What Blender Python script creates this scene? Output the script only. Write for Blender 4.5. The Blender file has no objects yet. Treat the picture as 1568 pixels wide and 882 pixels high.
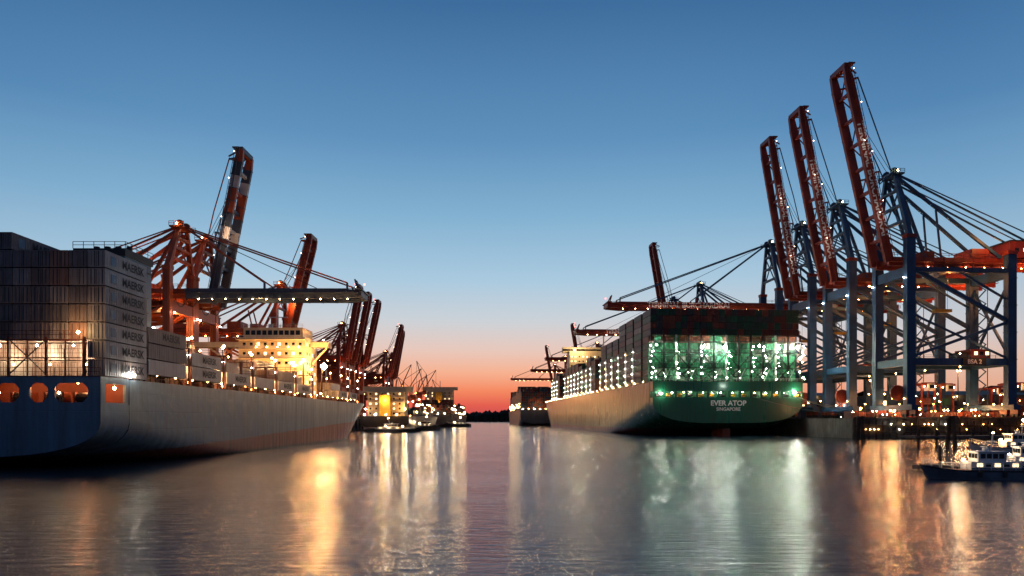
import bpy, math, random
from mathutils import Vector, Matrix
random.seed(7)
R=random.random
sc=bpy.context.scene
H=6.7; F=1100.0
def lin(c):
    return tuple(((v/255)/12.92 if v/255<=0.04045 else ((v/255+0.055)/1.055)**2.4) for v in c)
# ------------------------------------------------------------ materials
def newmat(name):
    m=bpy.data.materials.new(name); m.use_nodes=True
    nt=m.node_tree; b=nt.nodes['Principled BSDF']
    return m,nt,b
def paint(name,col,rough=0.5,dirt=0.35,scale=0.35,corr=0.0,streak=True,metal=0.0,spec=0.4):
    m,nt,b=newmat(name); N=nt.nodes; Lk=nt.links
    tc=N.new('ShaderNodeTexCoord')
    mp=N.new('ShaderNodeMapping'); mp.inputs['Scale'].default_value=(1,1,0.15 if streak else 1)
    Lk.new(tc.outputs['Object'],mp.inputs[0])
    n1=N.new('ShaderNodeTexNoise'); n1.inputs['Scale'].default_value=scale*3; n1.inputs['Detail'].default_value=6; n1.inputs['Roughness'].default_value=0.65
    Lk.new(mp.outputs[0],n1.inputs['Vector'])
    n2=N.new('ShaderNodeTexNoise'); n2.inputs['Scale'].default_value=scale*0.6; n2.inputs['Detail'].default_value=3
    Lk.new(tc.outputs['Object'],n2.inputs['Vector'])
    mul=N.new('ShaderNodeMath'); mul.operation='MULTIPLY'
    Lk.new(n1.outputs[0],mul.inputs[0]); Lk.new(n2.outputs[0],mul.inputs[1])
    mr=N.new('ShaderNodeMapRange'); mr.inputs[1].default_value=0.12; mr.inputs[2].default_value=0.38
    Lk.new(mul.outputs[0],mr.inputs[0])
    mx=N.new('ShaderNodeMixRGB'); 
    d=1-dirt
    mx.inputs[1].default_value=(col[0]*d*0.9+0.008,col[1]*d*0.8+0.005,col[2]*d*0.75+0.003,1)
    mx.inputs[2].default_value=(*col,1)
    Lk.new(mr.outputs[0],mx.inputs[0]); Lk.new(mx.outputs[0],b.inputs['Base Color'])
    b.inputs['Roughness'].default_value=rough; b.inputs['Metallic'].default_value=metal
    b.inputs['Specular IOR Level'].default_value=spec
    if corr>0:
        w=N.new('ShaderNodeTexWave'); w.bands_direction='DIAGONAL'; w.inputs['Scale'].default_value=1.1
        mp2=N.new('ShaderNodeMapping'); mp2.inputs['Scale'].default_value=(1,1,0)
        Lk.new(tc.outputs['Object'],mp2.inputs[0]); Lk.new(mp2.outputs[0],w.inputs['Vector'])
        bp=N.new('ShaderNodeBump'); bp.inputs['Strength'].default_value=corr; bp.inputs['Distance'].default_value=0.05
        Lk.new(w.outputs['Fac'],bp.inputs['Height']); Lk.new(bp.outputs[0],b.inputs['Normal'])
    return m
def emit(name,col,s):
    m,nt,b=newmat(name)
    b.inputs['Base Color'].default_value=(0.8,0.8,0.8,1)
    b.inputs['Emission Color'].default_value=(*col,1); b.inputs['Emission Strength'].default_value=s
    return m
def hullmat(name,col,red,z0,slope,dark=None,streak=0.5,rough=0.38,coat=0.0,bump=0.6):
    m,nt,b=newmat(name); N=nt.nodes; Lk=nt.links
    tc=N.new('ShaderNodeTexCoord'); sp=N.new('ShaderNodeSeparateXYZ'); Lk.new(tc.outputs['Object'],sp.inputs[0])
    a=N.new('ShaderNodeMath'); a.operation='MULTIPLY_ADD'; a.inputs[1].default_value=-slope; Lk.new(sp.outputs[1],a.inputs[0]); Lk.new(sp.outputs[2],a.inputs[2])
    nn=N.new('ShaderNodeTexNoise'); nn.inputs['Scale'].default_value=0.25; nn.inputs['Detail'].default_value=5
    Lk.new(tc.outputs['Object'],nn.inputs['Vector'])
    a2=N.new('ShaderNodeMath'); a2.operation='MULTIPLY_ADD'; a2.inputs[1].default_value=-0.5; Lk.new(nn.outputs[0],a2.inputs[0]); Lk.new(a.outputs[0],a2.inputs[2])
    st=N.new('ShaderNodeMapRange'); st.inputs[1].default_value=z0-0.1; st.inputs[2].default_value=z0+0.1; Lk.new(a2.outputs[0],st.inputs[0])
    mp=N.new('ShaderNodeMapping'); mp.inputs['Scale'].default_value=(0.55,0.55,0.05); Lk.new(tc.outputs['Object'],mp.inputs[0])
    n1=N.new('ShaderNodeTexNoise'); n1.inputs['Scale'].default_value=1.2; n1.inputs['Detail'].default_value=7; n1.inputs['Roughness'].default_value=0.7
    Lk.new(mp.outputs[0],n1.inputs['Vector'])
    mr=N.new('ShaderNodeMapRange'); mr.inputs[1].default_value=0.35; mr.inputs[2].default_value=0.6; Lk.new(n1.outputs[0],mr.inputs[0])
    mx=N.new('ShaderNodeMixRGB'); dk=1-streak
    mx.inputs[1].default_value=(col[0]*dk+0.012,col[1]*dk*0.9+0.006,col[2]*dk*0.8,1); mx.inputs[2].default_value=(*col,1); Lk.new(mr.outputs[0],mx.inputs[0])
    rd=N.new('ShaderNodeMixRGB'); rd.inputs[1].default_value=(red[0]*0.35,red[1]*0.5,red[2]*0.5,1); rd.inputs[2].default_value=(*red,1); Lk.new(mr.outputs[0],rd.inputs[0])
    fx=N.new('ShaderNodeMixRGB'); Lk.new(st.outputs[0],fx.inputs[0]); Lk.new(rd.outputs[0],fx.inputs[1]); Lk.new(mx.outputs[0],fx.inputs[2])
    wt=N.new('ShaderNodeMapRange'); wt.inputs[1].default_value=0.1; wt.inputs[2].default_value=0.8; Lk.new(sp.outputs[2],wt.inputs[0])
    f2=N.new('ShaderNodeMixRGB'); f2.inputs[1].default_value=(0.012,0.012,0.01,1); Lk.new(wt.outputs[0],f2.inputs[0]); Lk.new(fx.outputs[0],f2.inputs[2])
    Lk.new(f2.outputs[0],b.inputs['Base Color'])
    rr=N.new('ShaderNodeMapRange'); rr.inputs[3].default_value=rough+0.12; rr.inputs[4].default_value=rough-0.05; Lk.new(mr.outputs[0],rr.inputs[0]); Lk.new(rr.outputs[0],b.inputs['Roughness'])
    b.inputs['Coat Weight'].default_value=coat; b.inputs['Coat Roughness'].default_value=0.22
    br=N.new('ShaderNodeTexBrick'); br.inputs['Scale'].default_value=1; br.inputs['Brick Width'].default_value=9; br.inputs['Row Height'].default_value=2.6; br.inputs['Mortar Size'].default_value=0.05
    cx=N.new('ShaderNodeCombineXYZ'); ad=N.new('ShaderNodeMath'); Lk.new(sp.outputs[0],ad.inputs[0]); Lk.new(sp.outputs[1],ad.inputs[1]); Lk.new(ad.outputs[0],cx.inputs[0]); Lk.new(sp.outputs[2],cx.inputs[1])
    Lk.new(cx.outputs[0],br.inputs['Vector'])
    n3=N.new('ShaderNodeTexNoise'); n3.inputs['Scale'].default_value=0.4; Lk.new(tc.outputs['Object'],n3.inputs['Vector'])
    sm=N.new('ShaderNodeMath'); sm.operation='MULTIPLY_ADD'; sm.inputs[1].default_value=-0.25; Lk.new(br.outputs['Fac'],sm.inputs[0]); Lk.new(n3.outputs[0],sm.inputs[2])
    bp=N.new('ShaderNodeBump'); bp.inputs['Strength'].default_value=bump; bp.inputs['Distance'].default_value=0.12; Lk.new(sm.outputs[0],bp.inputs['Height']); Lk.new(bp.outputs[0],b.inputs['Normal'])
    return m
M={}
M['cr_blue']=paint('crane_blue',(0.033,0.10,0.21),0.45)
M['cr_red']=paint('crane_red',(0.33,0.045,0.022),0.45)
M['cr_orange']=paint('crane_orange',(0.50,0.10,0.03),0.45)
M['cr_grey']=paint('crane_greyblue',(0.08,0.11,0.16),0.45)
M['white']=paint('white_paint',(0.72,0.72,0.70),0.45,0.2)
M['letter']=paint('letter_white',(0.88,0.88,0.85),0.6,0.05)
M['cream']=paint('cream_paint',(0.72,0.56,0.35),0.5,0.15)
M['dark']=paint('dark_steel',(0.03,0.032,0.036),0.6)
M['navy']=paint('label_navy',(0.012,0.016,0.03),0.6)
M['rust']=paint('rust_red',(0.14,0.035,0.02),0.6)
M['glass']=paint('window_glass',(0.01,0.015,0.02),0.1,0)
M['blue']=paint('light_blue',(0.05,0.18,0.30),0.45)
M['deck']=paint('deck_red',(0.12,0.05,0.035),0.7)
M['concrete']=paint('quay_concrete',(0.13,0.12,0.11),0.85,0.5)
M['wood']=paint('wood_pile',(0.05,0.04,0.03),0.85)
M['asphalt']=paint('asphalt',(0.05,0.05,0.05),0.9)
M['rope']=paint('rope',(0.3,0.28,0.22),0.9)
M['yellow']=paint('yellow_paint',(0.6,0.35,0.04),0.5)
GREYC=[paint('container_grey_%d'%i,c,0.55,0.4,0.5,0.7,spec=.25) for i,c in enumerate([(0.36,0.27,0.24),(0.44,0.37,0.34),(0.27,0.20,0.18),(0.34,0.20,0.16),(0.38,0.33,0.32),(0.22,0.19,0.20)])]
LGREY=paint('container_lightgrey',(0.42,0.39,0.38),0.5,0.25,0.5,0.4)
EVC=[paint('container_mix_%d'%i,c,0.5,0.3,0.5,0.4) for i,c in enumerate([(0.012,0.10,0.055),(0.02,0.19,0.095),(0.14,0.028,0.02),(0.17,0.05,0.025),(0.04,0.045,0.05),(0.015,0.055,0.08),(0.008,0.06,0.036),(0.24,0.26,0.23),(0.10,0.022,0.018)])]
M['l_white']=emit('lamp_white',(1,0.93,0.78),90)
M['l_warm']=emit('lamp_warm',(1,0.62,0.25),85)
M['l_orange']=emit('lamp_orange',(1,0.36,0.09),75)
M['l_green']=emit('lamp_green_white',(0.68,1,0.68),80)
M['l_red']=emit('lamp_red',(1,0.05,0.03),25)
M['l_win']=emit('lit_window',(1,0.72,0.38),2.5)
M['l_big']=emit('floodlight',(1,0.46,0.14),1000)
M['l_hot']=emit('floodlight_white',(1,0.97,0.85),900)
M['l_hoto']=emit('floodlight_orange',(1,0.45,0.13),700)
M['l_dim']=emit('lamp_small',(1,0.75,0.45),25)
# ------------------------------------------------------------ mesh builder
class MB:
    def __init__(s): s.v=[];s.f=[];s.m=[];s.ml=[]
    def mi(s,mat):
        if isinstance(mat,str): mat=M[mat]
        if mat not in s.ml: s.ml.append(mat)
        return s.ml.index(mat)
    def box(s,x0,x1,y0,y1,z0,z1,mat):
        b=len(s.v); k=s.mi(mat)
        s.v+=[(x0,y0,z0),(x1,y0,z0),(x1,y1,z0),(x0,y1,z0),(x0,y0,z1),(x1,y0,z1),(x1,y1,z1),(x0,y1,z1)]
        for q in ((0,3,2,1),(4,5,6,7),(0,1,5,4),(1,2,6,5),(2,3,7,6),(3,0,4,7)):
            s.f.append(tuple(b+i for i in q)); s.m.append(k)
    def beam(s,p,q,w,h,mat,w2=None,h2=None):
        p=Vector(p);q=Vector(q);d=(q-p)
        if d.length<1e-6:return
        d.normalize(); up=Vector((0,0,1))
        if abs(d.z)>0.9: up=Vector((1,0,0))
        a=d.cross(up).normalized(); u=a.cross(d).normalized()
        w2=w if w2 is None else w2; h2=h if h2 is None else h2
        b=len(s.v);k=s.mi(mat)
        for (pt,ww,hh) in ((p,w,h),(q,w2,h2)):
            for (i,j) in ((-1,-1),(1,-1),(1,1),(-1,1)):
                s.v.append(tuple(pt+a*(ww/2*i)+u*(hh/2*j)))
        for f in ((0,1,2,3),(7,6,5,4),(0,4,5,1),(1,5,6,2),(2,6,7,3),(3,7,4,0)):
            s.f.append(tuple(b+i for i in f)); s.m.append(k)
    def tube(s,p,q,r,mat,n=8,r2=None):
        p=Vector(p);q=Vector(q);d=(q-p).normalized(); up=Vector((0,0,1)) if abs(d.z)<0.9 else Vector((1,0,0))
        a=d.cross(up).normalized(); u=a.cross(d); r2=r if r2 is None else r2
        b=len(s.v);k=s.mi(mat)
        for pt,rr in((p,r),(q,r2)):
            for i in range(n):
                t=2*math.pi*i/n; s.v.append(tuple(pt+a*rr*math.cos(t)+u*rr*math.sin(t)))
        for i in range(n):
            j=(i+1)%n; s.f.append((b+i,b+j,b+n+j,b+n+i)); s.m.append(k)
        s.f.append(tuple(b+i for i in reversed(range(n)))); s.m.append(k)
        s.f.append(tuple(b+n+i for i in range(n))); s.m.append(k)
    def lamp(s,c,r,mat):
        b=len(s.v);k=s.mi(mat);x,y,z=c
        s.v+=[(x+r,y,z),(x,y+r,z),(x-r,y,z),(x,y-r,z),(x,y,z+r),(x,y,z-r)]
        for f in((0,1,4),(1,2,4),(2,3,4),(3,0,4),(1,0,5),(2,1,5),(3,2,5),(0,3,5)):
            s.f.append(tuple(b+i for i in f)); s.m.append(k)
    def poly(s,pts,mat):
        b=len(s.v);k=s.mi(mat); s.v+=[tuple(p) for p in pts]; s.f.append(tuple(range(b,b+len(pts)))); s.m.append(k)
    def grid(s,rows,mat):
        b=len(s.v);k=s.mi(mat);n=len(rows[0])
        for r in rows: s.v+=[tuple(p) for p in r]
        for i in range(len(rows)-1):
            for j in range(n-1):
                s.f.append((b+i*n+j,b+i*n+j+1,b+(i+1)*n+j+1,b+(i+1)*n+j)); s.m.append(k)
    def build(s,name,parent=None,smooth=False):
        me=bpy.data.meshes.new(name); me.from_pydata(s.v,[],s.f)
        for m in s.ml: me.materials.append(m)
        me.polygons.foreach_set('material_index',s.m)
        if smooth: me.polygons.foreach_set('use_smooth',[True]*len(s.f))
        me.update(); o=bpy.data.objects.new(name,me); sc.collection.objects.link(o)
        if parent: o.parent=parent
        return o
def empty(name,loc,rot=0):
    e=bpy.data.objects.new(name,None); sc.collection.objects.link(e); e.location=loc; e.rotation_euler=(0,0,rot); e.empty_display_size=2; return e
def pl(parent,pos,col,en,rad=0.4,name='lamp_light'):
    l=bpy.data.lights.new(name,'POINT'); l.energy=en;l.color=col;l.shadow_soft_size=rad
    o=bpy.data.objects.new(name,l); sc.collection.objects.link(o); o.location=pos; o.parent=parent; return o
def spot(parent,pos,tgt,col,en,ang,rad=0.6,name='flood_light'):
    l=bpy.data.lights.new(name,'SPOT'); l.energy=en;l.color=col;l.shadow_soft_size=rad;l.spot_size=math.radians(ang);l.spot_blend=0.7
    o=bpy.data.objects.new(name,l); sc.collection.objects.link(o); o.location=pos
    d=Vector(tgt)-Vector(pos); o.rotation_euler=d.to_track_quat('-Z','Y').to_euler()
    if parent: o.parent=parent
    return o
def text(parent,s,size,org,xdir,ydir,mat,name='lettering',align='CENTER'):
    c=bpy.data.curves.new(name,'FONT'); c.body=s; c.size=size; c.align_x=align; c.align_y='CENTER'; c.offset=0.025*size
    c.materials.append(M[mat] if isinstance(mat,str) else mat)
    o=bpy.data.objects.new(name,c); sc.collection.objects.link(o); o.parent=parent
    x=Vector(xdir).normalized(); y=Vector(ydir).normalized(); z=x.cross(y)
    m=Matrix((x,y,z)).transposed().to_4x4(); m.translation=Vector(org); o.matrix_local=m
    return o
WARM=(1,0.6,0.26); WHITE=(1,0.86,0.66); ORANGE=(1,0.4,0.13); GREEN=(0.6,1,0.62)
# ------------------------------------------------------------ hull
def hull(parent,L,B,Dk,zb0,turn0,runlen,bowlen,rake,mat,deckmat,name='hull',bowrise=0.0):
    def endz(z): return L-rake*(1-max(0,min(1,z/Dk)))
    def hwf(s,z):
        f=max(0,min(1,z/Dk)); e=endz(z); st=L-bowlen*(1.75-0.75*f)
        u=max(0,min(1,(s-st)/(e-st))); w=1-u**2.3
        ru=1.0
        if s<runlen: ru=0.985+0.015*(s/runlen)
        return max(w,0.0)*ru
    def zb(s):
        t=min(1,s/runlen); return zb0*(1-t)**1.3-3*(1-(1-t)**1.3)
    def turn(s):
        t=min(1,s/(runlen*1.6)); return turn0*(1-t)-1*t
    S=[0,1,2,4,6,9,12,16,20,26,32,40]; S=[x*runlen/40 for x in S]
    x=S[-1]+8
    while x<L-bowlen*1.8: S.append(x); x+=12
    n=34; x0=max(S[-1]+1,L-bowlen*1.8)
    for i in range(n+1): S.append(x0+(L-x0)*(i/n)**0.9)
    m1,m2=10,8; mb=MB(); rows=[]
    for s in S:
        half=[]; b=zb(s); t=max(turn(s),b+0.3)
        for j in range(m1+1):
            a=math.pi/2*j/m1; half.append((math.sin(a)**0.75,b+(t-b)*(1-math.cos(a))**1.1))
        for j in range(1,m2+1): half.append((1.0,t+(Dk-t)*j/m2))
        row=[]
        rz=lambda z: z+bowrise*max(0,(s-(L-bowlen))/bowlen)**2*max(0,z/Dk)
        for (fx,z) in reversed(half): row.append((-B/2*fx*hwf(s,z),min(s,endz(z)),rz(z)))
        for (fx,z) in half[1:]: row.append((B/2*fx*hwf(s,z),min(s,endz(z)),rz(z)))
        rows.append(row)
    mb.grid(rows,mat)
    mb.build(name,parent,True)
    m2b=MB()
    m2b.poly([(p[0],p[1]-0.002,p[2]) for p in rows[0]],mat)
    dk=[[(r[0][0],r[0][1],r[0][2]-0.05),(r[-1][0],r[-1][1],r[-1][2]-0.05)] for r in rows]
    m2b.grid(dk,deckmat)
    m2b.build('deck_and_transom',parent)
    return hwf
def container(mb,x0,y0,z0,w,l,h,mat,rods=True):
    g=0.07
    mb.box(x0+g,x0+w-g,y0,y0+l,z0+0.03,z0+h-0.13,mat)
    if rods:
        for k in (0.2,0.4,0.6,0.8): mb.box(x0+w*k-0.03,x0+w*k+0.03,y0-0.07,y0-0.001,z0+0.15,z0+h-0.2,M['dark'] if R()<0.5 else mat)
        mb.box(x0+w*0.5-0.03,x0+w*0.5+0.03,y0-0.012,y0-0.001,z0+0.1,z0+h-0.15,'dark')
        mb.box(x0+g,x0+g+0.12,y0-0.05,y0-0.001,z0+0.05,z0+h-0.14,mat); mb.box(x0+w-g-0.12,x0+w-g,y0-0.05,y0-0.001,z0+0.05,z0+h-0.14,mat)
        mb.box(x0+g+0.12,x0+w-g-0.12,y0-0.05,y0-0.001,z0+h-0.28,z0+h-0.14,mat)
def rail(mb,p,q,h=1.1,mat='white',post=3.0,t=0.07):
    p=Vector(p);q=Vector(q);n=max(1,int((q-p).length/post))
    for i in range(n+1):
        a=p.lerp(q,i/n); mb.beam(a,a+Vector((0,0,h)),t,t,mat)
    for hh in(h,h*0.5): mb.beam(p+Vector((0,0,hh)),q+Vector((0,0,hh)),t,t,mat)
# ============================================================ LEFT SHIP
ls=empty('container_ship',(-75.5,102,0))
hm=hullmat('hull_blue_lit',(0.13,0.21,0.29),(0.23,0.05,0.033),1.4,0.030,streak=0.5,coat=0.3,rough=0.33)  # same blue paint as the stern, light on the side greyed into its colour
hms=hullmat('hull_stern_blue',(0.07,0.17,0.27),(0.17,0.045,0.03),1.0,0.026,streak=0.4,coat=0.2)
B=43.0;Lh=204
hwf=hull(ls,Lh,B,12.3,0.7,6.0,34,52,14,hm,'deck',bowrise=3.0)
GY0=-7.0; zf,zt,zk=8.7,11.5,12.35
xs=[(-21.1,-18.5,0),(-18.5,-15,1),(-15,-13,0),(-13,-9,1),(-9,-7,0),(-7,-4,1),(-4,-2.5,0),(-2.5,1,1),(1,3,0),(3,6.5,1),(6.5,7.4,0),(7.4,10.3,1),(10.3,11.7,0),(11.7,14.1,1),(14.1,15.0,0),(15.0,19.4,1),(19.4,21.1,0)]
e2=MB(); rows=[]
for s in [GY0,-5,-3,-1.5,0.0]:
    t=(s-GY0)/(-GY0); b=1.6*(1-t)+0.7*t; tr=6.2; half=[]
    for j in range(11):
        a=math.pi/2*j/10; half.append((math.sin(a)**0.75,b+(tr-b)*(1-math.cos(a))**1.1))
    half+=[(1,7.4),(1,zf)]
    hw_=21.1+0.06*t
    rows.append([(-hw_*f,s-0.003,z) for f,z in reversed(half)]+[(hw_*f,s-0.003,z) for f,z in half[1:]])
e2.grid(rows,hm); e2.build('stern_counter',ls,True)
e=MB()
e.poly([(p[0],p[1]-0.004,p[2]) for p in rows[0]],hms)
e.box(-21.1,21.1,GY0,-0.02,zf-0.06,zf-0.01,'deck')
for a,b_,o in xs:
    if o: 
        e.box(a,b_,GY0,GY0+0.35,zf,zf+0.25,hms); e.box(a,b_,GY0,GY0+0.35,zt,zk,hms)
        for (xx,sg) in((a,1),(b_,-1)):
            for (zz,sz) in((zf+0.25,1),(zt,-1)):
                e.poly([(xx,GY0+0.01,zz),(xx+0.7*sg,GY0+0.01,zz),(xx,GY0+0.01,zz+0.7*sz)],hms)
    else: e.box(a,b_,GY0,GY0+0.35,zf,zk,hms)
for sx in(-1,1):
    x0,x1=(20.75,21.1) if sx>0 else(-21.1,-20.75)
    e.box(x0,x1,GY0+0.351,GY0+1.2,zf,zk,hm); e.box(x0,x1,-0.9,-0.05,zf,zk,hm)
    e.box(x0,x1,GY0+1.2,-0.9,zf,zf+0.25,hm); e.box(x0,x1,GY0+1.2,-0.9,zt,zk,hm)
e.box(-21.1,21.1,GY0-0.05,0.0,zk,zk+0.12,'deck')
e.box(-20.7,20.7,-0.4,-0.1,zf,zk-.02,'rust')
for xx in (-16,-9,-3,3,9,13.5,17.5):
    e.tube((xx-1.1,GY0+3,zf+1.0),(xx+1.1,GY0+3,zf+1.0),0.7,'dark',10); e.box(xx-1.4,xx-1.1,GY0+2.2,GY0+3.8,zf,zf+1.7,'rust'); e.box(xx+1.1,xx+1.4,GY0+2.2,GY0+3.8,zf,zf+1.7,'rust')
    e.tube((xx+1.8,GY0+1,zf),(xx+1.8,GY0+1,zf+.9),.25,'dark',8)
rail(e,(-21,GY0+0.1,zk+0.12),(21,GY0+0.1,zk+0.12),1.1,'rust')
for xx in(5,9.0,13.1,17.2): e.lamp((xx,GY0+1.5,zt+0.1),0.2,'l_orange'); e.lamp((xx+.9,GY0+2.5,zf+1.6),0.14,'l_white')
e.lamp((20.6,GY0+4.2,zt-0.5),0.28,'l_warm')
e.build('mooring_gallery',ls)
for xx in(4.5,8.9,12.9,17.2): pl(ls,(xx,GY0+3.2,zt-0.3),(1,.33,.1),380,0.2)
pl(ls,(18,GY0+4,zt-0.5),(1,0.28,0.1),420,0.2)
e=MB(); th=2.42; cw=2.5; xl=-21.25; AY=-6.0; cl=10.8
def tA(i): return 6 if i<=11 else 5
for i in range(17):
    base=12.5+2*th
    if i==16:
        for k in range(7): container(e,xl+i*cw,AY,12.5+k*th,cw,cl,th,random.choice([LGREY,LGREY,LGREY,GREYC[1]]))
    else:
        for k in range(tA(i)): container(e,xl+i*cw,AY,base+k*th,cw,cl,th,random.choice(GREYC))
        for k in range(2): container(e,xl+i*cw,AY+4.0,12.5+k*th,cw,6.5,th,LGREY if R()<0.7 else GREYC[0])
e.build('container_stack',ls)
xe=xl+17*cw
for k in range(7): text(ls,'MAERSK',1.6,(xe-0.03,AY+7.0,12.45+(k+0.5)*th),(0,1,0),(0,0,1),'navy')
e=MB()
for k in range(7):
    zc=12.45+(k+0.5)*th; e.box(xe-0.05,xe-0.03,AY+1.3,AY+2.5,zc-0.6,zc+0.6,'blue')
zc=12.45+2*th+5.5*th; e.box(xl+12*cw-0.05,xl+12*cw-0.03,AY+1.3,AY+2.5,zc-0.6,zc+0.6,'blue')
e.build('container_logo',ls)
text(ls,'MAERSK',1.6,(xl+12*cw-0.02,AY+7.0,zc),(0,1,0),(0,0,1),'navy')
e=MB()
for i in range(0,17,2):
    x=xl+i*cw; e.box(x-0.15,x+0.15,AY-0.9,AY-0.6,12.5,12.5+2*th+0.3,'rust')
    if i<16:
        if i%4==0:
            e.beam((x,AY-.75,12.6),(x+5,AY-.75,12.5+2*th),0.12,0.12,'dark'); e.beam((x+5,AY-.72,12.6),(x,AY-.72,12.5+2*th),0.12,0.12,'dark')
        e.box(x+2.45,x+2.6,AY-.85,AY-.7,12.5,12.5+2*th,'rust')
e.box(xl,xe-cw,AY-1.0,AY-0.1,12.5+2*th-0.25,12.5+2*th-0.02,'rust')
e.box(xl,xe-cw,AY-1.0,AY-0.3,12.5+th-0.1,12.5+th,'rust')
rail(e,(xl,AY-1.0,12.5+2*th),(xe-cw,AY-1.0,12.5+2*th),1.1,'rust',2.5)
rail(e,(xl,AY-1.0,12.5+th),(xe-cw,AY-1.0,12.5+th),1.1,'rust',2.5)
for i in range(8,16,2):
    e.lamp((xl+i*cw+1.8,AY+2.2,16.8),0.18,'l_white'); e.lamp((xl+i*cw+3.6,AY+2.2,14.2),0.16,'l_warm')
e.lamp((xe-cw-0.5,AY-1.2,18.2),0.25,'l_warm')
e.lamp((21.62,.5,13.0),.16,'l_hot'); e.tube((21.3,.5,12.3),(21.55,.5,12.8),.08,'dark')
e.build('lashing_frame',ls)
for i in range(6,16,2): pl(ls,(xl+i*cw+2.5,AY+2.6,15.6),(1,0.74,0.44),650,0.3)
pl(ls,(xe-cw-1,AY-2.4,18.8),WARM,350,0.3)
e=MB(); FY=6.5; FT=31.4
e.box(9.5,17.0,FY,FY+8,12.4,FT,'blue'); e.box(9.3,17.2,FY-.2,FY+8.2,FT,FT+1.1,'dark')
e.box(9.4,17.1,FY-.1,FY+8.1,FT-1.4,FT-1.2,'dark')
for k in range(4): e.tube((10.5+1.7*k,FY+4,FT+1.1),(10.5+1.7*k,FY+4,FT+2.3),0.45,'dark')
rail(e,(9.3,FY-.2,FT+1.1),(17.2,FY-.2,FT+1.1),1.0,'dark',1.5); rail(e,(17.2,FY-.2,FT+1.1),(17.2,FY+8.2,FT+1.1),1.0,'dark',1.5)
for k in range(6): e.box(17.001,17.05,FY+1,FY+7,14+2.4*k,14.15+2.4*k,'dark')
st=[]
for k in range(14):
    a=math.pi*k/7; r=1.3 if k%2==0 else 0.5; st.append((17.02,FY+4+r*math.sin(a)*1.3,28.3+r*math.cos(a)))
e.poly(st,'letter')
e.lamp((17.6,FY-.5,19.3),0.3,'l_white'); e.lamp((18.5,FY+1,19.8),0.14,'l_hot')
e.build('funnel_casing',ls)
pl(ls,(18.8,FY-1,20),WHITE,600,0.3)
e=MB(); le=MB(); lamps=MB(); hb_=13.4
bays=[(5.5,3,2),(20,3,2),(35,2,2),(50,2,1),(65,3,2),(80,2,2),(123,2,2),(138,2,1)]
for bi,(s,t1,t2) in enumerate(bays):
    rr=[max(1,t1+random.choice((-1,0,0,-1))) for _ in range(17)]; rr[16]=t1-(1 if bi else 0); rr[15]=t2
    for i in range(17):
        if s<19 and 11<=i<=15: continue
        for k in range(rr[i]):
            container(e,xl+i*cw,s,hb_+k*th,cw,12.2,th,(LGREY if R()<0.6 else random.choice(GREYC)) if i>=15 else random.choice(GREYC+[EVC[3]]),True)
    for k in range(rr[16]):
        if R()<.75: text(ls,'MAERSK',1.6,(xe-0.03,s+7.0,hb_+(k+0.5)*th),(0,1,0),(0,0,1),'navy')
    y=s+12.2+1.3; top=hb_+2.2*th
    for i in range(0,18,1):
        x=xl+i*cw
        if i%2==0 or i==17: le.box(x-0.12,x+0.12,y-0.5,y-0.3,12.4,top,'rust'); le.box(x-0.12,x+0.12,y+0.3,y+0.5,12.4,top,'rust')
    for z in(hb_+th-0.2,top-0.2):
        le.box(xl,xe,y-0.7,y+0.7,z,z+0.15,'rust'); rail(le,(xe-0.1,y-0.7,z+.15),(xe-0.1,y+0.7,z+.15),1.1,'rust',1.4); rail(le,(xl,y-0.7,z+.15),(xe,y-0.7,z+.15),1.0,'rust',2.5)
    le.beam((xe,y-0.5,12.5),(xe,y+0.5,top),0.1,0.1,'rust')
    le.tube((xe-6,y,top),(xe-6,y,top+3.4),.1,'rust'); 
    lamps.lamp((xe-0.3,y,top+1.5),0.3,'l_warm'); lamps.lamp((xe-0.2,y,hb_+th+1.7),0.24,'l_white'); lamps.lamp((xe-6,y-0.3,top+3.3),0.28,'l_warm'); lamps.lamp((xe-.2,y-.3,12.9),.2,'l_orange'); lamps.lamp((xe-11,y-0.3,top+2.3),0.25,'l_orange')
    pl(ls,(xe-1.2,y,hb_+2.0),WARM,650,0.3); pl(ls,(xe-5,y,top+1.6),(1,.52,.2),850,0.3)
e.build('deck_containers',ls); le.build('lashing_bridges',ls)
e=MB()
for s in range(0,150,3):
    w=B/2*hwf(s,12.3); w2=B/2*hwf(s+3,12.3)
    rail(e,(w-0.1,s,12.3),(w2-0.1,s+3,12.3),1.1,'rust',1.5,0.08)
    if s%6==0: e.box(w-1.4,w-0.9,s,s+0.3,12.3,13.3,'rust')
    if s%6==3: lamps.lamp((w-0.6,s,13.4),random.uniform(.1,.22),random.choice(['l_warm','l_orange','l_warm']))
e.box(-20,20,4,95,12.3,13.3,'rust'); e.box(-17,17,119,153,12.3,13.3,'rust')
e.build('deck_rail_and_coaming',ls)
e=MB()
hx0,hx1,hy0,hy1=-2.5,16.5,103,115
e.box(hx0,hx1,hy0,hy1,12.35,30,'cream')
for k in range(6):
    z=14+2.7*k
    e.box(hx0-0.3,hx1+0.3,hy0-1.6,hy0-0.01,z+1.75,z+1.9,'cream'); rail(e,(hx0-.3,hy0-1.55,z+1.9),(hx1+.3,hy0-1.55,z+1.9),1.0,'white',2.5)
    for j in range(9):
        x=hx0+1.2+j*2.0; e.box(x,x+0.8,hy0-0.04,hy0-0.003,z+0.2,z+1.1,'l_win' if R()<0.3 else 'glass')
    for j in range(4):
        y=hy0+1.5+j*2.6; e.box(hx1+0.003,hx1+0.04,y,y+0.8,z+0.2,z+1.1,'l_win' if R()<0.4 else 'glass')
e.box(hx0+1,hx1-1,hy0+1,hy1-1,30,33,'cream'); 
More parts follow.
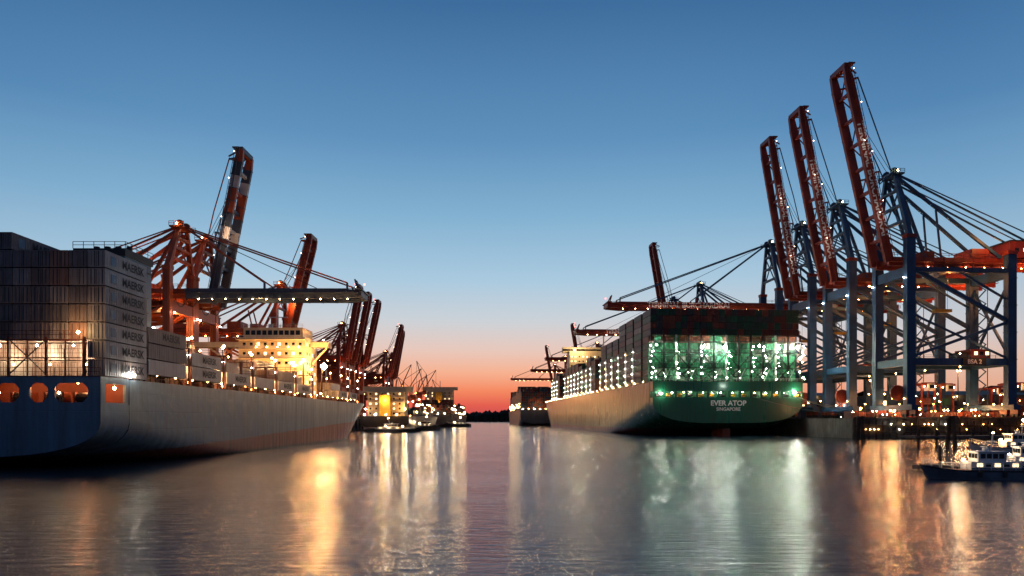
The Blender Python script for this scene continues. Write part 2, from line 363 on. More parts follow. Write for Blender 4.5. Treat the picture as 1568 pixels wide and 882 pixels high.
for j in range(10): e.box(hx0+1.6+j*1.6,hx0+2.8+j*1.6,hy0+0.96,hy0+0.997,30.9,32.2,'glass')
WY=109
e.box(-21.5,21.5,WY,WY+4,27.9,28.3,'cream'); e.box(hx1+.01,21.5,WY,WY+.2,28.3,29.4,'cream'); e.box(21.3,21.5,WY+.2,WY+4,28.3,29.4,'cream'); e.box(-21.5,hx0-.01,WY,WY+.2,28.3,29.4,'cream')
e.beam((hx1,WY+1,23),(21,WY+1,27.8),0.4,0.5,'cream'); e.beam((hx0,WY+1,20),(-14,WY+1,27.8),0.4,0.5,'cream'); e.box(-13,hx0,107,112,12.35,21,'cream')
e.beam((7,108,33),(7,108,39),0.5,0.5,'white'); e.beam((4,108,36.5),(10,108,36.5),0.2,0.25,'white'); e.tube((5,108,33),(5,108,34.4),0.7,'white')
rail(e,(hx0+1,hy0+1,33),(hx1-1,hy0+1,33),1,'white',2)
e.build('bridge_house',ls)
lamps.lamp((16.9,99.5,23.2),.42,'l_big'); lamps.lamp((19.5,89,15.2),.18,'l_big')
lamps.lamp((21.8,103,21.8),0.95,'l_big')
le=MB(); le.tube((21.0,103,12.3),(21.3,103,21.2),0.15,'dark'); le.tube((16.9,99.9,12.3),(16.9,99.9,23),0.15,'dark')
le.tube((0,190,15),(0,190,28),0.35,'white'); le.beam((-2,190,24),(2,190,24),0.2,0.2,'white'); le.build('masts',ls)
for x in (3,9,14): pl(ls,(x,hy0-6,20),(1,0.52,0.17),2000,0.4)
pl(ls,(14,hy0-4,27),(1,0.56,0.2),1000,0.4); pl(ls,(-8,hy0-4,22),(1,0.6,0.28),1200,0.4)
pl(ls,(22,102,21.5),(1,0.5,0.18),2500,0.5); pl(ls,(18,141,20),WARM,1800,0.4)
for k in range(5): lamps.lamp((3+3*k,hy0-1.4,27.2),0.2,'l_warm')
for k in range(3): lamps.lamp((13.5,hy0-1.4,16.5+2.7*k),0.3,'l_warm')
lamps.lamp((20,109.5,30),0.2,'l_warm'); lamps.lamp((21,103,14),0.3,'l_warm')
lamps.build('deck_lamps',ls)
# ============================================================ RIGHT SHIP
def shipR():
    rs=empty('container_ship',(84,285,0),math.atan(0.07))
    hg=hullmat('hull_green',(0.005,0.125,0.062),(0.13,0.03,0.02),2.6,0.0,streak=0.25,rough=0.32,coat=0.6,bump=0.2)
    B=61;L=400
    hw=hull(rs,L,B,21.3,3.3,13.5,50,60,16,hg,'deck',bowrise=3)
    e=MB()
    z0,z1,zt=15.2,17.6,21.4; y0=-5.0; rows=[]
    for s in (y0,-3,-1.5,0):
        t=(s-y0)/5; b=5.2*(1-t)+3.3*t; half=[]
        for j in range(11):
            a=math.pi/2*j/10; half.append((math.sin(a)**0.6,b+(13.4-b)*(1-math.cos(a))**1.1))
        half+=[(1,14.3),(1,z0)]
        w=29.95
        rows.append([(-w*f,s-0.003,z) for f,z in reversed(half)]+[(w*f,s-0.003,z) for f,z in half[1:]])
    c=MB(); c.grid(rows,hg); c.build('stern_counter',rs,True)
    e.poly([(p[0],p[1]-0.004,p[2]) for p in rows[0]],hg)
    e.box(-29.9,29.9,y0,-0.03,z0-0.1,z0-0.02,'deck')
    e.box(-29.6,29.6,-.3,-.1,z0,zt-.02,EVC[1])
    x=-29.95; n=14; w=59.9/n
    for i in range(n):
        a=x+i*w; e.box(a,a+0.9,y0,y0+0.3,z0,z1,hg)
        e.tube((a+1.6,y0+2,z0+0.9),(a+3.4,y0+2,z0+0.9),0.6,'yellow' if i%3 else 'dark',8)
    e.box(29.3,29.95,y0,y0+0.3,z0,z1,hg)
    e.box(-29.95,29.95,y0,y0+0.3,z1,zt,hg)
    for sx in(-1,1):
        a,b=(29.65,29.95) if sx>0 else(-29.95,-29.65)
        e.box(a,b,y0+0.301,-0.05,z1,zt,hg); e.box(a,b,-1,-0.05,z0,z1,hg)
    e.box(-29.95,29.95,y0,-0.01,zt,zt+0.12,'deck'); rail(e,(-29.9,y0+.1,zt+.12),(29.9,y0+.1,zt+.12),1.2,'white',2.2,0.1)
    e.box(-2,2,6,9,-2,5,'rust'); e.box(-1.5,1.5,-3,3,-2,3.0,'rust')
    for i in range(14): e.lamp((-26.5+i*4.1+random.uniform(-1,1),y0+0.5,z1-0.45+random.uniform(-.3,.2)),random.uniform(.16,.3),random.choice(['l_white','l_green','l_white','l_warm']))
    e.lamp((-26.7,y0-0.3,16.6),0.25,'l_hot'); e.lamp((26.7,y0-0.3,17),0.42,'l_hot')
    e.build('mooring_gallery',rs)
    for i in range(6): pl(rs,(-25+i*10,y0+2.2,z1-0.5),(1,0.9,0.7),280,0.3)
    pl(rs,(27,y0-2,18),(0.8,1,0.7),600,0.3); pl(rs,(-27,y0-2,17.5),(0.8,1,0.7),350,0.3)
    text(rs,'EVER ATOP',2.8,(0,y0-0.05,12.9),(1,0,0),(0,0,1),'letter'); text(rs,'SINGAPORE',1.8,(0,y0-0.05,10.6),(1,0,0),(0,0,1),'letter')
    pl(rs,(0,y0-6,20),(0.8,1,0.85),900,0.3)
    e=MB(); h=2.6; cw=2.5; zb=21.6
    for i in range(24):
        for k in range(11):
            pal=[EVC[0],EVC[6],EVC[6],EVC[2],EVC[4],EVC[8],EVC[3]] if k>=6 else [EVC[0],EVC[1],EVC[1],EVC[0],EVC[1],EVC[7],EVC[6]]  # lower tiers take brighter greens, lamp glow painted into the colour; upper tiers darker
            if k==6: pal=[EVC[3],EVC[1],EVC[2],EVC[3]]
            container(e,-30+i*cw,-1.5+(3 if k<7 else 0),zb+k*h,cw,12.2-(3 if k<7 else 0),h,random.choice(pal))
    e.build('container_stack',rs)
    e=MB(); fy=-2.6; zT=zb+7*h
    posts=[-30+i*5 for i in range(13)]
    for i,x in enumerate(posts):
        e.box(x-0.3,x+0.3,fy-0.3,fy+0.3,zb-0.05,zT,'white' if i%4==2 else 'dark')
        if i<12:
            if i%2==0:
                e.beam((x,fy-.4,zb),(x+5,fy-.4,zb+5),0.35,0.35,'dark');e.beam((x+5,fy-.4,zb),(x,fy-.4,zb+5),0.35,0.35,'dark')
                e.beam((x,fy-.4,zb+11),(x+5,fy-.4,zb+5.3),0.35,0.35,'dark')
            else:
                e.beam((x,fy-.4,zb+5.3),(x+5,fy-.4,zb+11),0.35,0.35,'dark')
                e.beam((x,fy-.4,zb),(x+2.5,fy-.4,zb+5),0.25,0.25,'white')
    for z in(zb+5.1,zb+11,zb+15.5):
        e.box(-30,30,fy-0.6,fy+0.9,z,z+0.3,'dark'); rail(e,(-30,fy-.6,z+.2),(30,fy-.6,z+.2),1.1,'dark',2.5,.1)
    for i,x in enumerate(posts):
        big=i in(0,2,4,6,8,9,10,12)
        for k in range(7 if big else 2):
            if R()<.15: continue
            z=zb+1.3+k*2.1; e.lamp((x+random.uniform(-.5,1.3),fy-0.5,z+random.uniform(-.5,.5)),random.uniform(0.16,0.4) if big else .14,random.choice(['l_green','l_green','l_white']))
            if R()<.5: e.lamp((x+random.uniform(.6,2.2),fy+0.2,z+random.uniform(-.8,.8)),random.uniform(0.12,0.22),'l_green')
    for x,mm,r in((-28,'l_hot',.3),(-10,'l_hot',.5),(-1,'l_hot',.7),(13,'l_green',.5),(21,'l_hot',.38)): e.lamp((x,fy-0.9,zb+random.uniform(12.5,15)),r,mm)
    e.lamp((28.5,fy-.9,zb+13.5),0.65,'l_hot'); e.lamp((29.5,fy-.9,zb+9),0.5,'l_green')
    e.build('lashing_frame',rs)
    for i,x in enumerate(posts):
        if i in (0,2,4,6,8,10,12):
            for z in(zb+3.5,zb+10): pl(rs,(min(29,x+1.2),fy+1.4,z),GREEN,400 if i not in(0,12) else 550,0.3)
    for x in(-20,0,20): pl(rs,(x,fy-2,zb+12),(0.45,1,0.5),500,0.3)
    e=MB(); lam=MB(); le=MB(); s=13.2; bi=0
    while s<352:
        if 232<s<256 : 
            s+=14.6; continue
        if 88<s<102:
            e.box(-12,12,s,s+10,21.4,50,'dark'); s+=14.6; continue
        basek=11 if s<45 else (9 if s<110 else 8)
        n=24 if s<300 else(20 if s<330 else 16)
        rr=[max(4,basek-random.choice((0,0,0,1,1,2))) for _ in range(n)]
        for i in range(n):
            t=rr[i]
            for k in range(t):
                if i<2 or i==n-1 or k>=t-2: container(e,-n*cw/2+i*cw,s,zb+k*h,cw,12.2,h,random.choice(EVC),False)
        y=s+13.3; ht=zb+6*h
        for xx in (-n*cw/2,-n*cw/2+5,n*cw/2): le.box(xx-0.3,xx+0.3,y-0.5,y+0.5,zb-1,ht,'white')
        le.box(-n*cw/2,n*cw/2,y-0.6,y+0.6,ht-.3,ht,'white')
        for z in (zb+5,zb+10): le.box(-n*cw/2,n*cw/2,y-0.6,y+0.6,z,z+.2,'dark')
        for k in range(5): lam.lamp((-n*cw/2-0.4,y+random.uniform(-.8,.8),zb+1.5+k*3.1),random.uniform(0.13,0.28),random.choice(['l_white','l_green','l_warm','l_white']))
        pl(rs,(-n*cw/2+1.6,y,zb+7),(1,0.92,0.72),1100,0.4)
        s+=14.6; bi+=1
    e.box(-26,26,236,248,21.4,56,'cream'); e.box(-30.5,30.5,239,244,55,59,'cream'); e.box(-30.6,30.6,238.9,238.99,56.4,57.6,'glass'); e.beam((0,242,59),(0,242,68),0.8,0.8,'white')
    for k in range(9):
        for j in range(18): e.box(-25+j*2.8,-24+j*2.8,235.9,235.99,25+3.3*k,26+3.3*k,'l_win' if R()<0.5 else 'glass')
    pl(rs,(-20,228,58),(1,0.75,0.4),12000,0.5)
    e.build('deck_containers_and_house',rs); le.build('lashing_bridges',rs); 
    for k in range(26): lam.lamp((-30.3*min(1,hw(10+k*14,21)),10+k*14,21.9),0.25,'l_warm')
    lam.build('deck_lamps',rs)
    e=MB()
    for (a,b) in(((24,-5,15.5),(70,-28,8.2)),((26,-5,15.5),(78,-24,8.2)),((28,-5,15.5),(52,-30,8.2)),((10,-5,15.5),(48,-30,8.2))):
        a=Vector(a);b=Vector(b);pv=a
        for i in range(1,13):
            t=i/12; q=a.lerp(b,t); q.z-=4*t*(1-t)*2.2; e.beam(pv,q,0.14,0.14,'rope'); pv=q
    e.build('mooring_ropes',rs)
shipR()
def farship(loc,B,L,Dk,rot,pal,htop,col,house=None,aft_h=0,lampc='l_warm'):
    o=empty('container_ship',loc,rot)
    hg=hullmat('hull_paint',col,(0.12,0.03,0.02),1.8,0,streak=0.3)
    hull(o,L,B,Dk,2,Dk*0.55,25,40,8,hg,'deck',bowrise=2)
    e=MB();n=int(B/2.5)-1; s=3 if not house or house>20 else house+16
    while s<L-50:
        if house and abs(s-house)<13: s+=14; continue
        base=random.randint(int(htop*0.75),htop)
        for i in range(n):
            t=max(1,base-random.choice((0,0,1)))
            for k in range(t):
                if i in(0,n-1) or k>=t-2 or s<6: container(e,-n*1.25+i*2.5,s,Dk+1+k*2.6,2.5,12.2,2.6,random.choice(pal),False)
        for k in range(3): e.lamp((random.choice((-1,1))*(n*1.25+.4),s+13,Dk+random.uniform(1,9)),0.4,lampc)
        s+=14
    for k in range(int(B/6)): e.lamp((-B/2+3+k*6,-.4,Dk+.8),.45,random.choice(['l_warm','l_orange','l_white']))
    pl(o,(0,-6,Dk+6),(1,.5,.2),2500,.4)
    if house:
        e.box(-B*0.38,B*0.38,house-6,house+6,Dk,Dk+aft_h,'cream'); e.box(-B*0.5,B*0.5,house-3,house+3,Dk+aft_h,Dk+aft_h+3,'cream')
        e.box(-3,3,house-11,house-6.1,Dk,Dk+aft_h-2,'yellow'); e.tube((0,house,Dk+aft_h+3),(0,house,Dk+aft_h+9),0.3,'white')
        for k in range(int(aft_h/2.8)):
            e.box(-B*0.4,B*0.4,house-7,house-6.01,Dk+2.8*k+2.5,Dk+2.8*k+2.65,'white')
            for j in range(6): e.box(-B*0.34+j*B*0.12,-B*0.34+j*B*0.12+1,house-6.05,house-6.005,Dk+2.8*k+1,Dk+2.8*k+2,'l_win' if R()<0.6 else 'glass')
        for x in(-B*0.4,B*0.4): e.lamp((x,house-9,Dk+4),0.5,'l_warm')
        pl(o,(0,house-13,Dk+9),(1,0.56,0.16),4000,0.4); pl(o,(B*0.4,house-9,Dk+5),(1,0.6,0.2),1500,0.4)
    e.build('superstructure_and_cargo',o); return o
farship((27.5,760,0),38,300,17,math.atan(0.05),[EVC[2],EVC[3],EVC[8],EVC[4],EVC[5]],10,(0.05,0.06,0.08))
farship((-72,405,0),28,190,8.5,0.0,[EVC[2],EVC[4],EVC[5],EVC[3]],2,(0.04,0.035,0.035),house=12,aft_h=14)
farship((-70,640,0),34,240,11,0.0,[EVC[2],EVC[4],EVC[3]],5,(0.03,0.03,0.04),house=60,aft_h=24)
# ============================================================ CRANES
def crane(X,Y,side,leg,gir,boomc,ang,Hh=51,apex=82,gauge=35,half=9,reach=69,back=26,rot=0.0,txt=None,bands=None,legw=3.0,zq=7.5,lamps=True,hinge=4,sign=None):
    rz=rot if side>0 else math.pi+rot
    o=empty('container_gantry_crane',(X,Y,zq),rz); cs=-1 if side>0 else 1
    e=MB()
    for x in(0,-gauge):
        top=Hh+(8 if x==0 else 3)
        for y in(-half,half):
            e.box(x-legw/2,x+legw/2,y-1.1,y+1.1,4,top,leg)
            e.box(x-legw/2-.2,x+legw/2+.2,y-1.3,y+1.3,top,top+1.2,gir)
            for zz in range(10,int(top),9): e.box(x-legw/2-.12,x+legw/2+.12,y-1.22,y+1.22,zz,zz+.25,leg)
            for xx in(-.4,.4): e.box(x+xx-.05,x+xx+.05,y-1.5,y-1.4,5,top,'dark')
            for k in(-1,1):
                e.box(x-0.6,x+0.6,y+k*2.4-1.6,y+k*2.4+1.6,0.9,2.3,gir)
                for w in(-1,1): e.tube((x-0.5,y+k*2.4+w*0.9,0.55),(x+0.5,y+k*2.4+w*0.9,0.55),0.55,'dark')
        e.box(x-1.2,x+1.2,-half-3,half+3,2.3,4,leg)
        e.box(x-1.0,x+1.0,-half+1.11,half-1.11,17,19.4,leg); e.box(x-0.9,x+0.9,-half+1.11,half-1.11,Hh-4.5,Hh-1.2,leg)
        if x:
            e.beam((x,-half,19.5),(x,half,Hh-5),0.7,0.7,leg); e.beam((x,half,19.5),(x,-half,Hh-5),0.7,0.7,leg)
    for y in(-half,half):
        e.box(-gauge+legw/2+.01,-legw/2-.01,y-0.9,y+0.9,17,19.4,leg)
        e.box(-gauge+legw/2+.01,-legw/2-.01,y-0.6,y+0.6,Hh-3.2,Hh-1.6,leg)
        e.beam((-1,y,Hh-2),(-gauge+1,y,32),1.2,1.2,leg); e.beam((-gauge+1,y,Hh-12),(-gauge*0.5,y,Hh-3),0.6,0.6,leg)
        e.beam((-1,y,20),(-gauge+1,y,31.5),0.9,0.9,leg); e.beam((-1,y,34),(-gauge+1,y,19.5),0.6,0.6,leg)
        rail(e,(-gauge+2,y,19.4),(-2,y,19.4),1.1,leg,3,0.1)
        e.box(-gauge+2,-2,y*1.16-.4,y*1.16+.4,Hh-3.3,Hh-3.2,leg); rail(e,(-gauge+2,y*1.2,Hh-3.2),(-2,y*1.2,Hh-3.2),1.1,leg,3,.1)
    e.box(-gauge+3,-gauge+10,-4,4,19.6,23,gir); e.box(-gauge+10.5,-gauge+13,-3,3,19.6,22,'dark')
    for k in range(3): e.box(-gauge+3.6+k*2,-gauge+4.8+k*2,*((4.003,4.05) if cs>0 else(-4.05,-4.003)),21,22.2,'l_win' if k!=1 else 'glass')
    e.box(-gauge+1,-1,-half+1,half-1,19.41,19.55,'dark')
    e.tube((2.2,cs*6-.4,8),(2.2,cs*6+.4,8),2.6,gir,16)
    for k in range(9):
        z=4+k*4.8; e.beam((-gauge-2.2,-half,z),(-gauge-2.2,-half+4,z+2.4),0.5,0.15,leg); e.beam((-gauge-2.2,-half+4,z+2.4),(-gauge-2.2,-half,z+4.8),0.5,0.15,leg)
    e.beam((-gauge-2.6,-half-.3,4),(-gauge-2.6,-half-.3,Hh),0.2,0.2,leg); e.beam((-gauge-2.6,-half+4.3,4),(-gauge-2.6,-half+4.3,Hh),0.2,0.2,leg)
    if sign:
        yy=cs*(half+1.0); e.box(-gauge*.62-4,-gauge*.62+4,min(yy,yy+cs*.2),max(yy,yy+cs*.2),16.9,19.5,'dark')
        text(o,sign,2.0,(-gauge*.62,cs*(half+1.25),18.2),(-1,0,0) if side<0 else (1,0,0),(0,0,1),'letter')
    e.build('portal_legs',o)
    e=MB(); xb=-gauge-back
    for y in(-3.6,3.6):
        e.box(xb,hinge,y-0.6,y+0.6,Hh,Hh+2.9,gir)
        rail(e,(xb,y*1.55,Hh+1.2),(hinge,y*1.55,Hh+1.2),1.1,gir,3,0.12); e.box(xb,hinge,min(y*1.25,y*1.6),max(y*1.25,y*1.6),Hh+1.05,Hh+1.18,gir)
        x=xb
        while x<hinge-3:
            e.box(x,x+.25,y-.75,y+.75,Hh-.2,Hh+3.0,gir); x+=3.5
    x=xb+0.5
    while x<hinge: 
        e.box(x-0.35,x+0.35,-3.0,3.0,Hh+1.3,Hh+2.2,gir); x+=7
    e.box(-gauge-20,-gauge-3,-5.5,5.5,Hh+3.0,Hh+8.5,gir); e.box(-gauge-20.3,-gauge-2.7,-5.8,5.8,Hh+8.5,Hh+8.9,'dark')
    e.box(-gauge+4,-gauge+10,-4.5,4.5,Hh+3.0,Hh+6,gir); e.box(-12,-8,-4,4,Hh+3.0,Hh+5,gir); rail(e,(-gauge,cs*4.6,Hh+3),(hinge,cs*4.6,Hh+3),1.2,gir,2.5,.12)
    ca,cb=((5.503,5.54) if cs>0 else(-5.54,-5.503))
    for k in range(5): e.box(-gauge-18+k*3,-gauge-16.6+k*3,ca,cb,Hh+5,Hh+6.2,'l_win' if k%2 else 'glass')
    for k in range(9):
        xa=-gauge+3+k*3.4; pv=Vector((xa,cs*4.6,Hh-0.2))
        for j in range(1,7):
            t=j/6; q=Vector((xa+3.4*t,cs*4.6,Hh-0.2-4*t*(1-t)*2.6)); e.beam(pv,q,0.16,0.16,'dark'); pv=q
    e.box(-gauge*0.5-3,-gauge*0.5+3,-4.6,4.6,Hh-1.3,Hh-0.25,'dark'); e.box(-gauge*0.5+3.2,-gauge*0.5+5.4,1,3.2,Hh-3.4,Hh-0.7,'white'); e.box(-gauge*0.5+3.4,-gauge*0.5+5.2,0.9,0.99,Hh-3,Hh-1.4,'glass')
    for k in(-1,1): e.beam((-gauge*0.5+2*k,0,Hh-1),(-gauge*0.5+2*k,0,Hh-14),0.08,0.08,'dark')
    e.box(-gauge*0.5-3,-gauge*0.5+3,-1,1,Hh-15,Hh-14,'yellow')
    e.build('girder_and_machine_house',o)
    e=MB(); ax=1.0
    for y in(-1,1):
        e.beam((0,y*half,Hh+9),(ax,y*2.6,apex),1.6,1.6,leg,1.1,1.1); e.beam((-9,y*3.6,Hh+2.9),(ax-.5,y*2.6,apex-1),0.9,0.9,leg)
        e.beam((ax-1,y*2.6,apex-1),(-gauge,y*4.5,Hh+3),0.9,0.9,leg); e.beam((ax-1,y*2.6,apex),(xb+3,y*3.6,Hh+3),0.5,0.5,leg)
        e.beam((ax-1,y*2.2,apex+.5),(xb+8,y*3.6,Hh+8.6),0.3,0.3,leg)
        e.beam((ax-14,y*3.3,(apex-1)+(Hh+3-apex+1)*13/(gauge-2.5)),(-gauge*.42,y*3.6,Hh+2.6),0.5,0.5,leg)
    e.box(ax-2.5,ax+2,-4.2,4.2,apex,apex+0.5,leg); rail(e,(ax-2.5,-4.2,apex+.5),(ax+2,-4.2,apex+.5),1.2,leg,1.2,0.12); rail(e,(ax-2.5,4.2,apex+.5),(ax+2,4.2,apex+.5),1.2,leg,1.2,0.12)
    for y in(-2.2,2.2): e.tube((ax,y-.4,apex+1.4),(ax,y+.4,apex+1.4),1.2,leg,12)
    for f in(0.25,0.5,0.75):
        z=Hh+9+(apex-Hh-9)*f; yy=half+(2.6-half)*f; e.box(-.6+f,.6+f,-yy,yy,z-.4,z+.4,leg)
    e.beam((.3,-half,Hh+9),(.5,3.5,Hh+9+(apex-Hh-9)*.7),.4,.4,leg); e.beam((.3,half,Hh+9),(.5,-3.5,Hh+9+(apex-Hh-9)*.7),.4,.4,leg)
    a=math.radians(ang); d=Vector((math.cos(a),0,math.sin(a))); n=Vector((-math.sin(a),0,math.cos(a))); h0=Vector((hinge,0,Hh+1.3))
    P=lambda t,y,u=0: h0+d*t+n*u+Vector((0,y,0))
    nb=12
    def bc(i): 
        if not bands: return boomc
        return bands[i%len(bands)] if i>=nb*0.35 else boomc
    for y in(-4.2,4.2):
        for i in range(nb):
            e.beam(P(reach*i/nb,y),P(reach*(i+1)/nb,y),1.3,2.9,bc(i),1.3,2.9 if i<nb-1 else 2.0)
            e.beam(P(reach*i/nb-.12,y),P(reach*i/nb+.12,y),1.5,3.1,boomc)
        for i in range(30): 
            p=P(reach*i/30,y*1.38,0.2); e.beam(p,p+n*1.1,0.12,0.12,boomc)
        e.beam(P(0,y*1.38,1.3),P(reach,y*1.38,1.3),0.14,0.14,boomc); e.beam(P(0,y*1.3,0.1),P(reach,y*1.3,0.1),0.7,0.14,boomc)
    for i in range(1,9): e.beam(P(reach*i/8-0.5,-3.6),P(reach*i/8-0.5,3.6),0.9,1.0,bc(int(i*1.5)-1))
    for i in range(8):
        y=-3.6 if i%2 else 3.6; e.beam(P(reach*i/8,y,0.8),P(reach*(i+1)/8,-y,0.8),0.35,0.35,boomc)
    e.beam(P(reach,-6,1.2),P(reach,6,1.2),2.2,0.4,boomc); e.beam(P(reach,-4.2),P(reach-2,-1,5),0.4,.4,boomc); e.beam(P(reach,4.2),P(reach-2,1,5),0.4,.4,boomc); e.lamp(P(reach+.8,0,3.6),0.3,'l_red')
    e.beam(P(reach,-4.8),P(reach,4.8),1.6,1.6,boomc)
    for t in(0.45,0.93):
        for y in(-3.9,3.9):
            e.beam(P(reach*t,y,1),P(reach*t,y,3.4),0.8,0.5,boomc)
            tip=P(reach*t,y,3.4); top=Vector((ax+1,y*0.65,apex+0.5))
            if ang<20: e.beam(top,tip,0.45,0.45,leg)
            else:
                mid=top.lerp(tip,0.5)+Vector((-1.5 if t>.6 else 2,0,-4)); 
                if (tip-top).length<45: e.beam(top,mid,0.3,0.3,leg); e.beam(mid,tip,0.3,0.3,leg)
                else: e.beam(top,tip,0.15,0.15,leg)
    for y in(-1,1): e.beam(Vector((ax,y,apex+1)),P(reach*0.75,y,2),0.12,0.12,'dark')
    if txt:
        for f in((.24,.6) if ang>20 else (.3,.5,.7)):
            e.beam(P(reach*f,cs*5,-1.2),P(reach*f,cs*9,-2.6),.15,.15,boomc); e.lamp(P(reach*f,cs*9,-2.4),.13,'l_dim'); pl(o,P(reach*f,cs*9.8,-2.4),(1,.85,.7),400,.2)  # bracket lamps added along the boom to brighten its lettering
    e.build('apex_frame_and_boom',o)
    if lamps:
        l=MB()
        for k in range(8): l.lamp((-3-k*(gauge+back-8)/8,cs*4.4,Hh-0.5),0.28,'l_warm' if k%2 else 'l_orange')
        for k in range(12):
            if ang<20: l.lamp(P(4+reach*0.94*k/12,cs*5,-1.8),0.2,'l_warm')
        if ang>20:
            for f in(0.3,0.55,0.8,0.97): l.lamp(P(reach*f,cs*6,1.4),0.16,'l_dim')
        l.lamp((ax,cs*4.3,apex+1),0.3,'l_warm'); l.lamp((ax,-cs*4.3,apex+1),0.2,'l_white')
        for y in(-half,half): l.lamp((2,y,Hh-5),0.25,'l_white'); l.lamp((-gauge-1.9,y,20.5),0.28,'l_warm'); l.lamp((-gauge*.5,y,16.6),0.3,'l_orange')
        l.lamp((-gauge/2,cs*half,21),0.25,'l_warm'); l.lamp((1.8,cs*half,6),.26,'l_orange'); l.lamp((-gauge-1.9,cs*half,6),.26,'l_orange'); l.lamp((-gauge*.3,cs*half,5),.2,'l_warm')
        l.build('crane_lamps',o)
    if txt:
        tx=-d if side<0 else d
        text(o,txt,3.3,P(reach*(0.42 if ang>20 else 0.5),cs*(4.2+0.78),0.0),tx,n,'letter')
    return o
s_=math.atan(0.07)
TB='TERMINAL BURCHARDKAI'
c1=crane(130.5,246,-1,'cr_blue','cr_red','cr_red',77,reach=67,rot=s_,txt=TB,sign='BSA 2')
c2=crane(128,281,-1,'cr_blue','cr_red','cr_red',78.5,reach=67.5,rot=s_,txt=TB)
c3=crane(125.5,311,-1,'cr_blue','cr_red','cr_red',80,reach=67.5,rot=s_,txt=TB)
c4=crane(123.5,343,-1,'cr_blue','cr_red','cr_red',0,rot=s_,txt=TB,reach=75)
c5=crane(117,445,-1,'cr_blue','cr_red','cr_red',0,rot=s_,txt=TB,reach=74)
crane(113,500,-1,'cr_blue','cr_red','cr_red',80,rot=s_,lamps=False)
crane(103,640,-1,'cr_blue','cr_red','cr_red',0,rot=s_)
for (x,y,a,r) in((94,790,0,69),(85,850,80,60),(72,960,0,69),(66,1100,80,60)):
    c=crane(x,y,-1,'cr_red','cr_red','cr_red',a,rot=s_,reach=r)
    pl(c,(10,6,34),(1,.42,.14),10000,.5)
for c in(c1,c2,c3):
    pl(c,(-20,0,47),(1,0.36,0.1),4500,0.4); pl(c,(-48,8,46),(1,0.36,0.1),9000,0.4); pl(c,(-24,12,22),(1,0.4,0.12),1000,.3)
pl(c1,(-30,11,60),(1,0.38,0.1),4000,.3)
left=dict(Hh=36.5,apex=58.5,gauge=26,half=8,back=20,legw=2.2,zq=7.5)
d1=crane(-104,225,1,'cr_orange','cr_orange','cr_grey',0,reach=53,**left)
d2=crane(-104,243,1,'cr_orange','cr_orange','cr_grey',79,reach=52,bands=['cr_orange','white','cr_grey','cr_orange'],**left)
d3=crane(-104,322,1,'cr_orange','cr_orange','cr_orange',76,reach=44,bands=['cr_orange','cr_red'],**left)
d4=crane(-108,455,1,'cr_red','cr_red','cr_red',80,reach=46,**left)
crane(-108,480,1,'cr_red','cr_red','cr_red',79,reach=46,**left)
d6=crane(-108,510,1,'cr_red','cr_red','cr_red',78,reach=46,**left)
d7=crane(-113,640,1,'cr_red','cr_red','cr_red',76,reach=46,**left)
crane(-113,670,1,'cr_red','cr_red','cr_red',80,reach=44,lamps=False,**left)
pl(d1,(-2,0,30),(1,0.42,0.13),4500,0.4); pl(d1,(-14,-3,46),(1,0.4,0.13),2000,0.4); pl(d1,(25,0,34),WARM,1500,.4); pl(d3,(0,0,32),ORANGE,6000,.4); pl(d3,(8,-8,50),ORANGE,2500,.4); pl(d2,(12,-8,60),(1,.6,.35),1500,.4)
for c in(d4,d6,d7): pl(c,(8,-8,30),(1,.45,.16),4000,.5)
spot(c4,(74,0,50),(170,120,-8),(1,0.52,0.22),350000,36)
# ============================================================ LAND, QUAYS, WATER
def sheet(pts,z0,z1,mat,top):
    e=MB(); n=len(pts)
    e.poly([(x,y,z1) for x,y in pts],top)
    for i in range(n):
        a=pts[i];b=pts[(i+1)%n]; e.poly([(a[0],a[1],z0),(b[0],b[1],z0),(b[0],b[1],z1),(a[0],a[1],z1)],mat)
    return e
e=sheet([(118.5,250),(175,247),(176,205),(900,190),(900,1400),(45,1400)],-3,7.0,'concrete','asphalt')
for i in range(24):
    x=119+i*2.35; y=249.4-(x-119)*0.053; e.tube((x,y-0.3,-2),(x,y-0.3,6.2 if i%3 else 7.6),0.28,'wood')
e.beam((118.5,249.7,7.2),(175,246.7,7.2),0.5,0.5,'concrete'); e.beam((118.5,249,4.4),(175,246,4.4),0.4,0.5,'wood'); e.beam((118.5,249,2.2),(175,246,2.2),0.4,0.4,'wood')
for i in range(10): e.tube((122+i*5,250.5,7),(122+i*5,250.5,7.9),0.3,'dark')
for i in range(30): e.tube((176+i*3,204.7-i*.06,-2),(176+i*3,204.7-i*.06,6.5),0.3,'wood')
rail(e,(118.5,250.4,7.3),(175,247.2,7.3),1.1,'dark',2.0,0.08)
for i in range(40):
    x=119.5+i*1.4
    if R()<.75: e.lamp((x,248.3-(x-119)*.053,random.choice((5.0,7.9,8.3,3.2))),random.uniform(.1,.22),random.choice(['l_orange','l_orange','l_warm','l_white']))
for i in range(48):
    x=121+i*1.9+random.uniform(-1,1); e.lamp((x,253.5+random.uniform(-1,8),random.uniform(8.5,16)),random.uniform(.14,.36),random.choice(['l_orange','l_orange','l_warm','l_white']))
e.build('quay')
qe=empty('quay_lighting',(0,0,0)); qm=MB()
for x in(124,136,148,160,172): qm.tube((x,252.5,7),(x,252.5,12),.12,'dark'); qm.lamp((x,252.2,12),.2,'l_orange'); pl(qe,(x,251.6,11.8),ORANGE,1000,.3)
qm.build('lamp_posts',qe)
e=sheet([(-98,40),(-98,1300),(-900,1300),(-900,40)],-3,7.5,'concrete','asphalt'); 
for i in range(60): e.tube((-97.6,60+i*10,-2),(-97.6,60+i*10,7.0),0.5,'dark')
e.build('quay')
e=MB(); e.box(100,140,178,186,2.0,2.6,'concrete')
